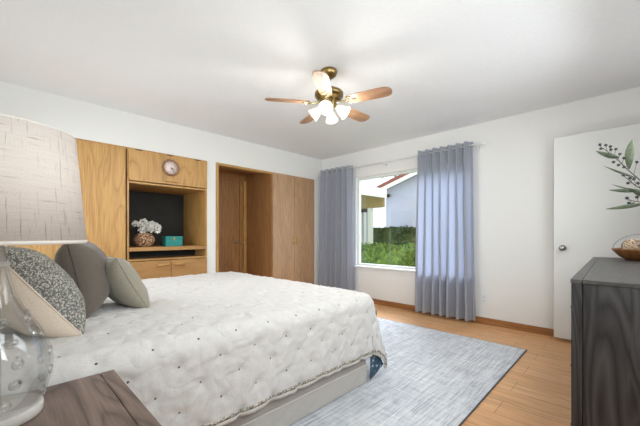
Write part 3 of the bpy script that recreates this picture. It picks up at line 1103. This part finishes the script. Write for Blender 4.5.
# wooden bowl with rattan balls
bc = Vector((3.085, -.075, dh + .001))
bowl_wood = wood('bowl_wood', (176, 124, 74), (150, 98, 54), (108, 66, 36), 'X', .4, 2, .5, .15)
bw = MB(bc)
prof = [(0, 0), (.09, 0), (.125, .024), (.160, .066), (.166, .078), (.158, .078), (.118, .032), (.085, .012), (0, .012)]
def wav(p):
    return p
bw.lathe(prof, bc, 36)
bo = bw.build('wooden_bowl', bowl_wood)
tag(bo, 'shallow brown wooden bowl holding rattan balls on the dresser', 'bowl')
rat = mat('pale_rattan', (198, 174, 146), .8)
rat2 = mat('mauve_rattan', (140, 120, 124), .7)
random.seed(11)
def rattan_ball(c, r, mt, label, turns=12):
    m = MB(c)
    for k in range(turns):
        ax = Vector((random.gauss(0, 1), random.gauss(0, 1), random.gauss(0, 1))).normalized()
        q = Vector((0, 0, 1)).rotation_difference(ax).to_matrix()
        o_ = random.uniform(-.35, .35) * r
        rr_ = math.sqrt(r * r - o_ * o_)
        m.torus(Vector(c) + ax * o_, rr_ - .004, .0036, q, 22, 5)
    o_ = m.build('rattan_ball', mt)
    tag(o_, label, 'decorative ball', 'rattan balls in the wooden bowl')
    return o_
rattan_ball(bc + Vector((-.068, .050, .092)), .056, rat, 'pale rattan ball at the near left of the wooden bowl')
rattan_ball(bc + Vector((.050, .062, .092)), .052, rat2, 'mauve rattan ball towards the back of the wooden bowl')
rattan_ball(bc + Vector((-.045, -.065, .092)), .055, rat, 'pale rattan ball at the right side of the wooden bowl')
rattan_ball(bc + Vector((.066, -.044, .092)), .050, rat2, 'mauve rattan ball at the far right of the wooden bowl')
# thin wire hoop handle over the bowl
m = MB(bc)
pts = [bc + Vector((0 + .0 * t_, .155 * math.cos(t_), .075 + .105 * math.sin(t_))) for t_ in np.linspace(0, PI, 20)]
m.tube(pts, .0022, 6)
m.build('hoop_handle', steel, bo).location = (0, 0, 0)

# vase with leafy berry branches
def px(x, y, t):
    """point at depth t along the line of sight drawn through a place in the photo"""
    return EYE + (fwd + rgt * ((x - 320) / 315) + Vector((0, 0, 1)) * ((235 - y) / 315)) * t
vb = Vector((2.47, -.17, dh + .001))
vz = thing('ceramic_vase', 'white ceramic vase on the dresser holding olive branches', 'vase', vb)
MB().lathe([(0, 0), (.045, 0), (.06, .03), (.066, .09), (.055, .16), (.032, .21), (.028, .235), (.034, .25), (.029, .25), (.024, .235), (.027, .21), (.05, .16), (.06, .09), (.05, .03), (0, .012)], (0, 0, 0), 32).build('vase_body', mat('cream_ceramic', (224, 220, 212), .3), vz)
olive = mat('olive_leaf', (106, 118, 96), .55)
N, L, b = nodes(olive)
L.new(ramp(N, L, noise_node(N, L, texco(N, L), 30, 3), [(.3, (78, 90, 68)), (.7, (122, 132, 108))]), b.inputs['Base Color'])
twig = mat('grey_twig', (84, 78, 66), .8)
berry = mat('dark_berry', (52, 52, 56), .45)
mouth = vb + Vector((0, 0, .245))
inside = vb + Vector((0, 0, .05))
def leaf(parent, base, tip, wd, curl=.006, off=None):
    base, tip = Vector(base), Vector(tip)
    d = tip - base
    view = ((base + tip) / 2 - EYE).normalized()
    s_ = d.normalized().cross(view).normalized()
    s_ = (s_ + view * .35).normalized()
    nn = d.normalized().cross(s_)
    P = []
    for i in range(11):
        t_ = i / 10
        wv = wd * math.sin(PI * min(1, t_ * .94 + .04)) ** .8
        cpt = base + d * t_ + nn * curl * math.sin(PI * t_) * 2
        P.append([cpt - s_ * wv + nn * .15 * wv, cpt - nn * .1 * wv, cpt + s_ * wv + nn * .15 * wv])
    m = MB(off)
    m.grid(P)
    o_ = m.build('leaf', olive, parent)
    o_.modifiers.new('thickness', 'SOLIDIFY').thickness = .0012
    return o_
def branch(label, path, leaves, berries, t0):
    root_p = inside
    br_ = None
    pts = [Vector(p) for p in path]
    o = MB(root_p).tube([inside, mouth] + pts, [.0035] * 2 + [.003 - .0018 * i / len(pts) for i in range(len(pts))], 6).build('olive_branch', twig)
    tag(o, label, 'branch')
    for (b0, b1, wd) in leaves:
        leaf(o, b0, b1, wd, off=root_p)
    for p, near in berries:
        m = MB(root_p).ball(p, .0075, 2)
        e = m.build('berry', berry, o)
        MB(root_p).tube([p, near], .0012, 5).build('berry_stem', twig, e)
    return o
T = 1.66
branch('leafy berry branch reaching highest, tip left, out of the dresser vase',
       [px(656, 196, T), px(640, 180, T), px(628, 170, T), px(618, 160, T), px(608, 152, T), px(600, 146, T)],
       [(px(619, 157.5, T), px(596, 151, T), .013), (px(629, 169, T), px(632.5, 139.5, T), .019), (px(637, 178, T), px(604, 166, T - .03), .006), (px(640, 181, T), px(660, 160, T), .016)],
       [(px(600, 144.5, T), px(602, 148, T)), (px(606, 145, T), px(607, 151, T)), (px(611, 149.5, T), px(611, 154, T)), (px(610.5, 146.5, T), px(609, 153, T)), (px(616, 149, T), px(614, 157, T)), (px(613.5, 162, T), px(618, 160, T)), (px(618.5, 165, T), px(622, 164, T)), (px(624, 158, T), px(622, 164, T)), (px(624, 167, T), px(626, 168, T)), (px(620, 154, T), px(618, 160, T)), (px(637, 162, T), px(634, 174, T)), (px(601, 148.5, T), px(604, 149, T))], T)
branch('middle berry branch with narrow leaves out of the dresser vase',
       [px(660, 200, T - .1), px(648, 192, T - .1), px(636, 186, T - .1), px(624, 176, T - .1)],
       [(px(640, 190, T - .1), px(609, 190, T - .1), .010), (px(654, 199, T - .1), px(628, 188, T - .12), .013), (px(648, 193, T - .1), px(612, 184.5, T - .1), .005)],
       [(px(623.5, 175, T - .1), px(626, 178, T - .1)), (px(628, 183, T - .1), px(632, 183, T - .1)), (px(634, 179, T - .1), px(636, 186, T - .1)), (px(630, 178, T - .1), px(632, 183, T - .1)), (px(638, 183, T - .1), px(640, 188, T - .1))], T)
branch('lowest berry branch with a drooping leaf out of the dresser vase',
       [px(664, 210, T - .2), px(650, 203, T - .2), px(640, 202, T - .2), px(628, 200, T - .2)],
       [(px(645, 203, T - .2), px(606, 209, T - .2), .010), (px(655, 206, T - .2), px(672, 190, T - .2), .014)],
       [(px(627, 198, T - .2), px(630, 200, T - .2)), (px(633, 204, T - .2), px(635, 201, T - .2)), (px(637, 197, T - .2), px(638, 201, T - .2)), (px(629, 203, T - .2), px(632, 201, T - .2))], T)

# ------------------------------------------------------------------ outside
GZ = -.35
grass = mat('lawn', (96, 116, 60), .9)
g = MB().box(4.35, 40, -12, 30, GZ - .1, GZ).build('ground', grass)
struct(g)
stucco = mat('stucco', (190, 193, 204), .9)
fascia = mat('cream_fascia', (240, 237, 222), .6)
tan = mat('tan_soffit', (170, 146, 96), .7)
def hedge(name, label, x0, x1, y0, y1, z1, nleaf, cols, seed):
    random.seed(seed)
    off = ((x0 + x1) / 2, (y0 + y1) / 2, GZ)
    hm = mat(name + '_leaves', cols[1], .6)
    N, L, b = nodes(hm)
    L.new(ramp(N, L, noise_node(N, L, texco(N, L), 9, 5, .8), [(.3, cols[0]), (.5, cols[1]), (.7, cols[2])]), b.inputs['Base Color'])
    m = MB(off)
    m.box(x0 + .07, x1 - .07, y0 + .07, y1 - .07, GZ, z1 - .07)
    for k in range(nleaf):
        f_ = random.random()
        if f_ < .62:
            p = Vector((x0 + .08, random.uniform(y0, y1), random.uniform(max(GZ, z1 - 1.4), z1)))
        elif f_ < .94:
            p = Vector((random.uniform(x0, x1), random.uniform(y0, y1), z1 - .06))
        else:
            p = Vector((random.uniform(x0, x1), y0 + .05, random.uniform(GZ, z1)))
        p += Vector((noise.noise(p * 2.2), noise.noise(p * 2.2 + Vector((9, 0, 0))), noise.noise(p * 2.2 + Vector((0, 9, 0))))) * .07
        d = Vector((random.gauss(-.4, .7), random.gauss(0, 1), random.gauss(.4, 1))).normalized()
        s_ = d.orthogonal().normalized(); s_.rotate(Matrix.Rotation(random.uniform(0, PI), 3, d))
        l_ = random.uniform(.045, .07)
        m.grid([[p, p + d * l_ * .5 - s_ * l_ * .3], [p + d * l_ * .5 + s_ * l_ * .3, p + d * l_]], False)
    o_ = m.build(name, hm)
    return tag(o_, label, 'hedge')
hedge('hedge', 'lower bright green clipped hedge just outside the window', 6.6, 7.6, 2.4, 6.4, .84, 13000, [(50, 74, 26), (96, 124, 46), (150, 176, 80)], 1)
hedge('hedge', 'taller dark green hedge in front of the white neighbouring wall', 9.7, 10.5, 2.8, 7.0, 1.36, 10000, [(36, 54, 24), (64, 84, 40), (104, 124, 66)], 2)

# neighbouring house: stucco gable wall, tiled roof and barge board
off = (12.5, 4.5, GZ)
nh = thing('neighbour_house', 'white stucco gable house with red tile roof beyond the hedges', 'house', off)
NX = 11.5
def wp(pxx, pyy, X):
    d = fwd + rgt * ((pxx - 320) / 315) + Vector((0, 0, 1)) * ((235 - pyy) / 315)
    return EYE + d * (X / d.x)
e0 = wp(381, 191, NX); e1 = wp(430, 167, NX)
sl = (e1.z - e0.z) / (e1.y - e0.y)
yl, yr = e0.y, -2.0
ym = 1.2
zl = e0.z; zm = zl + sl * (ym - yl)
poly = [(yl - .25, GZ), (yl - .25, zl + sl * -.25), (ym, zm), (yr, zm + sl * (ym - yr) * 1), (yr, GZ)]
poly[3] = (yr, zm - abs(sl) * abs(ym - yr))
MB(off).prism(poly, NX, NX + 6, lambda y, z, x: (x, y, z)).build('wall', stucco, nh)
tile = mat('red_roof_tile', (168, 96, 72), .8)
N, L, b = nodes(tile)
wv = N.new('ShaderNodeTexWave'); wv.inputs['Scale'].default_value = 3; wv.bands_direction = 'X'
L.new(texco(N, L), wv.inputs[0])
L.new(ramp(N, L, wv.outputs[1], [(.2, (136, 70, 52)), (.7, (190, 116, 90))]), b.inputs['Base Color'])
def slab(y0, z0, y1, z1, t0, t1, x0, x1):
    return MB(off).prism([(y0, z0 + t0), (y1, z1 + t0), (y1, z1 + t1), (y0, z0 + t1)], x0, x1, lambda y, z, x: (x, y, z))
slab(yl + .25, zl - sl * -.25 * 1, ym, zm, .02, .15, NX - .35, NX + 6).build('roof', tile, nh)
slab(yr - .3, zm - abs(sl) * abs(ym - yr + .3), ym, zm, .02, .15, NX - .35, NX + 6).build('roof', tile, nh)
slab(yl + .27, zl - sl * -.27, ym, zm, -.16, .0, NX - .36, NX - .32).build('barge_board', fascia, nh)
lm = wp(389.5, 196, NX)
MB(off).ball(lm + Vector((-.1, 0, 0)), .08, 2).tube([lm + Vector((-.1, 0, 0)), lm], .03, 8).build('floodlight', bronze, nh)

# near wing of the house: eave running away from our wall, beam, post, slatted wall
EYY, EXX = 5.75, 9.05
off = (8.0, 6.8, GZ)
po = thing('porch', 'cream porch eave with thin post on the left outside the window', 'porch', off)
MB(off).box(4.8, EXX, EYY, EYY + .05, 2.30, 2.60).build('fascia', fascia, po)
MB(off).box(4.8, EXX, EYY + .05, 9.0, 2.50, 2.58).build('roof_slab', fascia, po)
MB(off).box(EXX - .14, EXX - .02, EYY + .06, 9.0, 2.0, 2.50).build('beam', tan, po)
MB(off).box(EXX - .14, EXX - .02, 6.28, 6.42, GZ, 2.0).build('post', fascia, po)
MB(off).box(EXX + .3, EXX + .4, 6.75, 9.0, GZ, 2.50).build('porch_wall', stucco, po)
m = MB(off)
for k in range(12):
    m.box(EXX + .25, EXX + .3, 6.8 + k * .18, 6.87 + k * .18, GZ, 1.9)
m.build('batten', fascia, po)
MB(off).box(EXX + .22, EXX + .3, 6.75, 9.0, 1.9, 2.02).build('lintel', bronze, po)

# hazy tree in the gap above the porch
random.seed(6)
off = (20, 12, GZ)
tree = thing('tree', 'pale hazy tree far beyond the porch roof', 'tree', off)
MB(off).tube([(20, 12, GZ), (20, 12.1, 3), (20.1, 12, 6)], [.2, .15, .06], 8).build('trunk', twig, tree)
m = MB(off)
for k in range(1800):
    p = Vector((20 + random.gauss(0, .9), 12 + random.gauss(0, 1.5), 5.2 + random.gauss(0, .9)))
    d = Vector((random.gauss(0, 1), random.gauss(0, 1), random.gauss(0, 1))).normalized()
    s_ = d.orthogonal().normalized()
    m.grid([[p, p + d * .06 - s_ * .035], [p + d * .06 + s_ * .035, p + d * .13]], False)
m.build('foliage', mat('tree_leaves', (136, 150, 110), .7), tree)
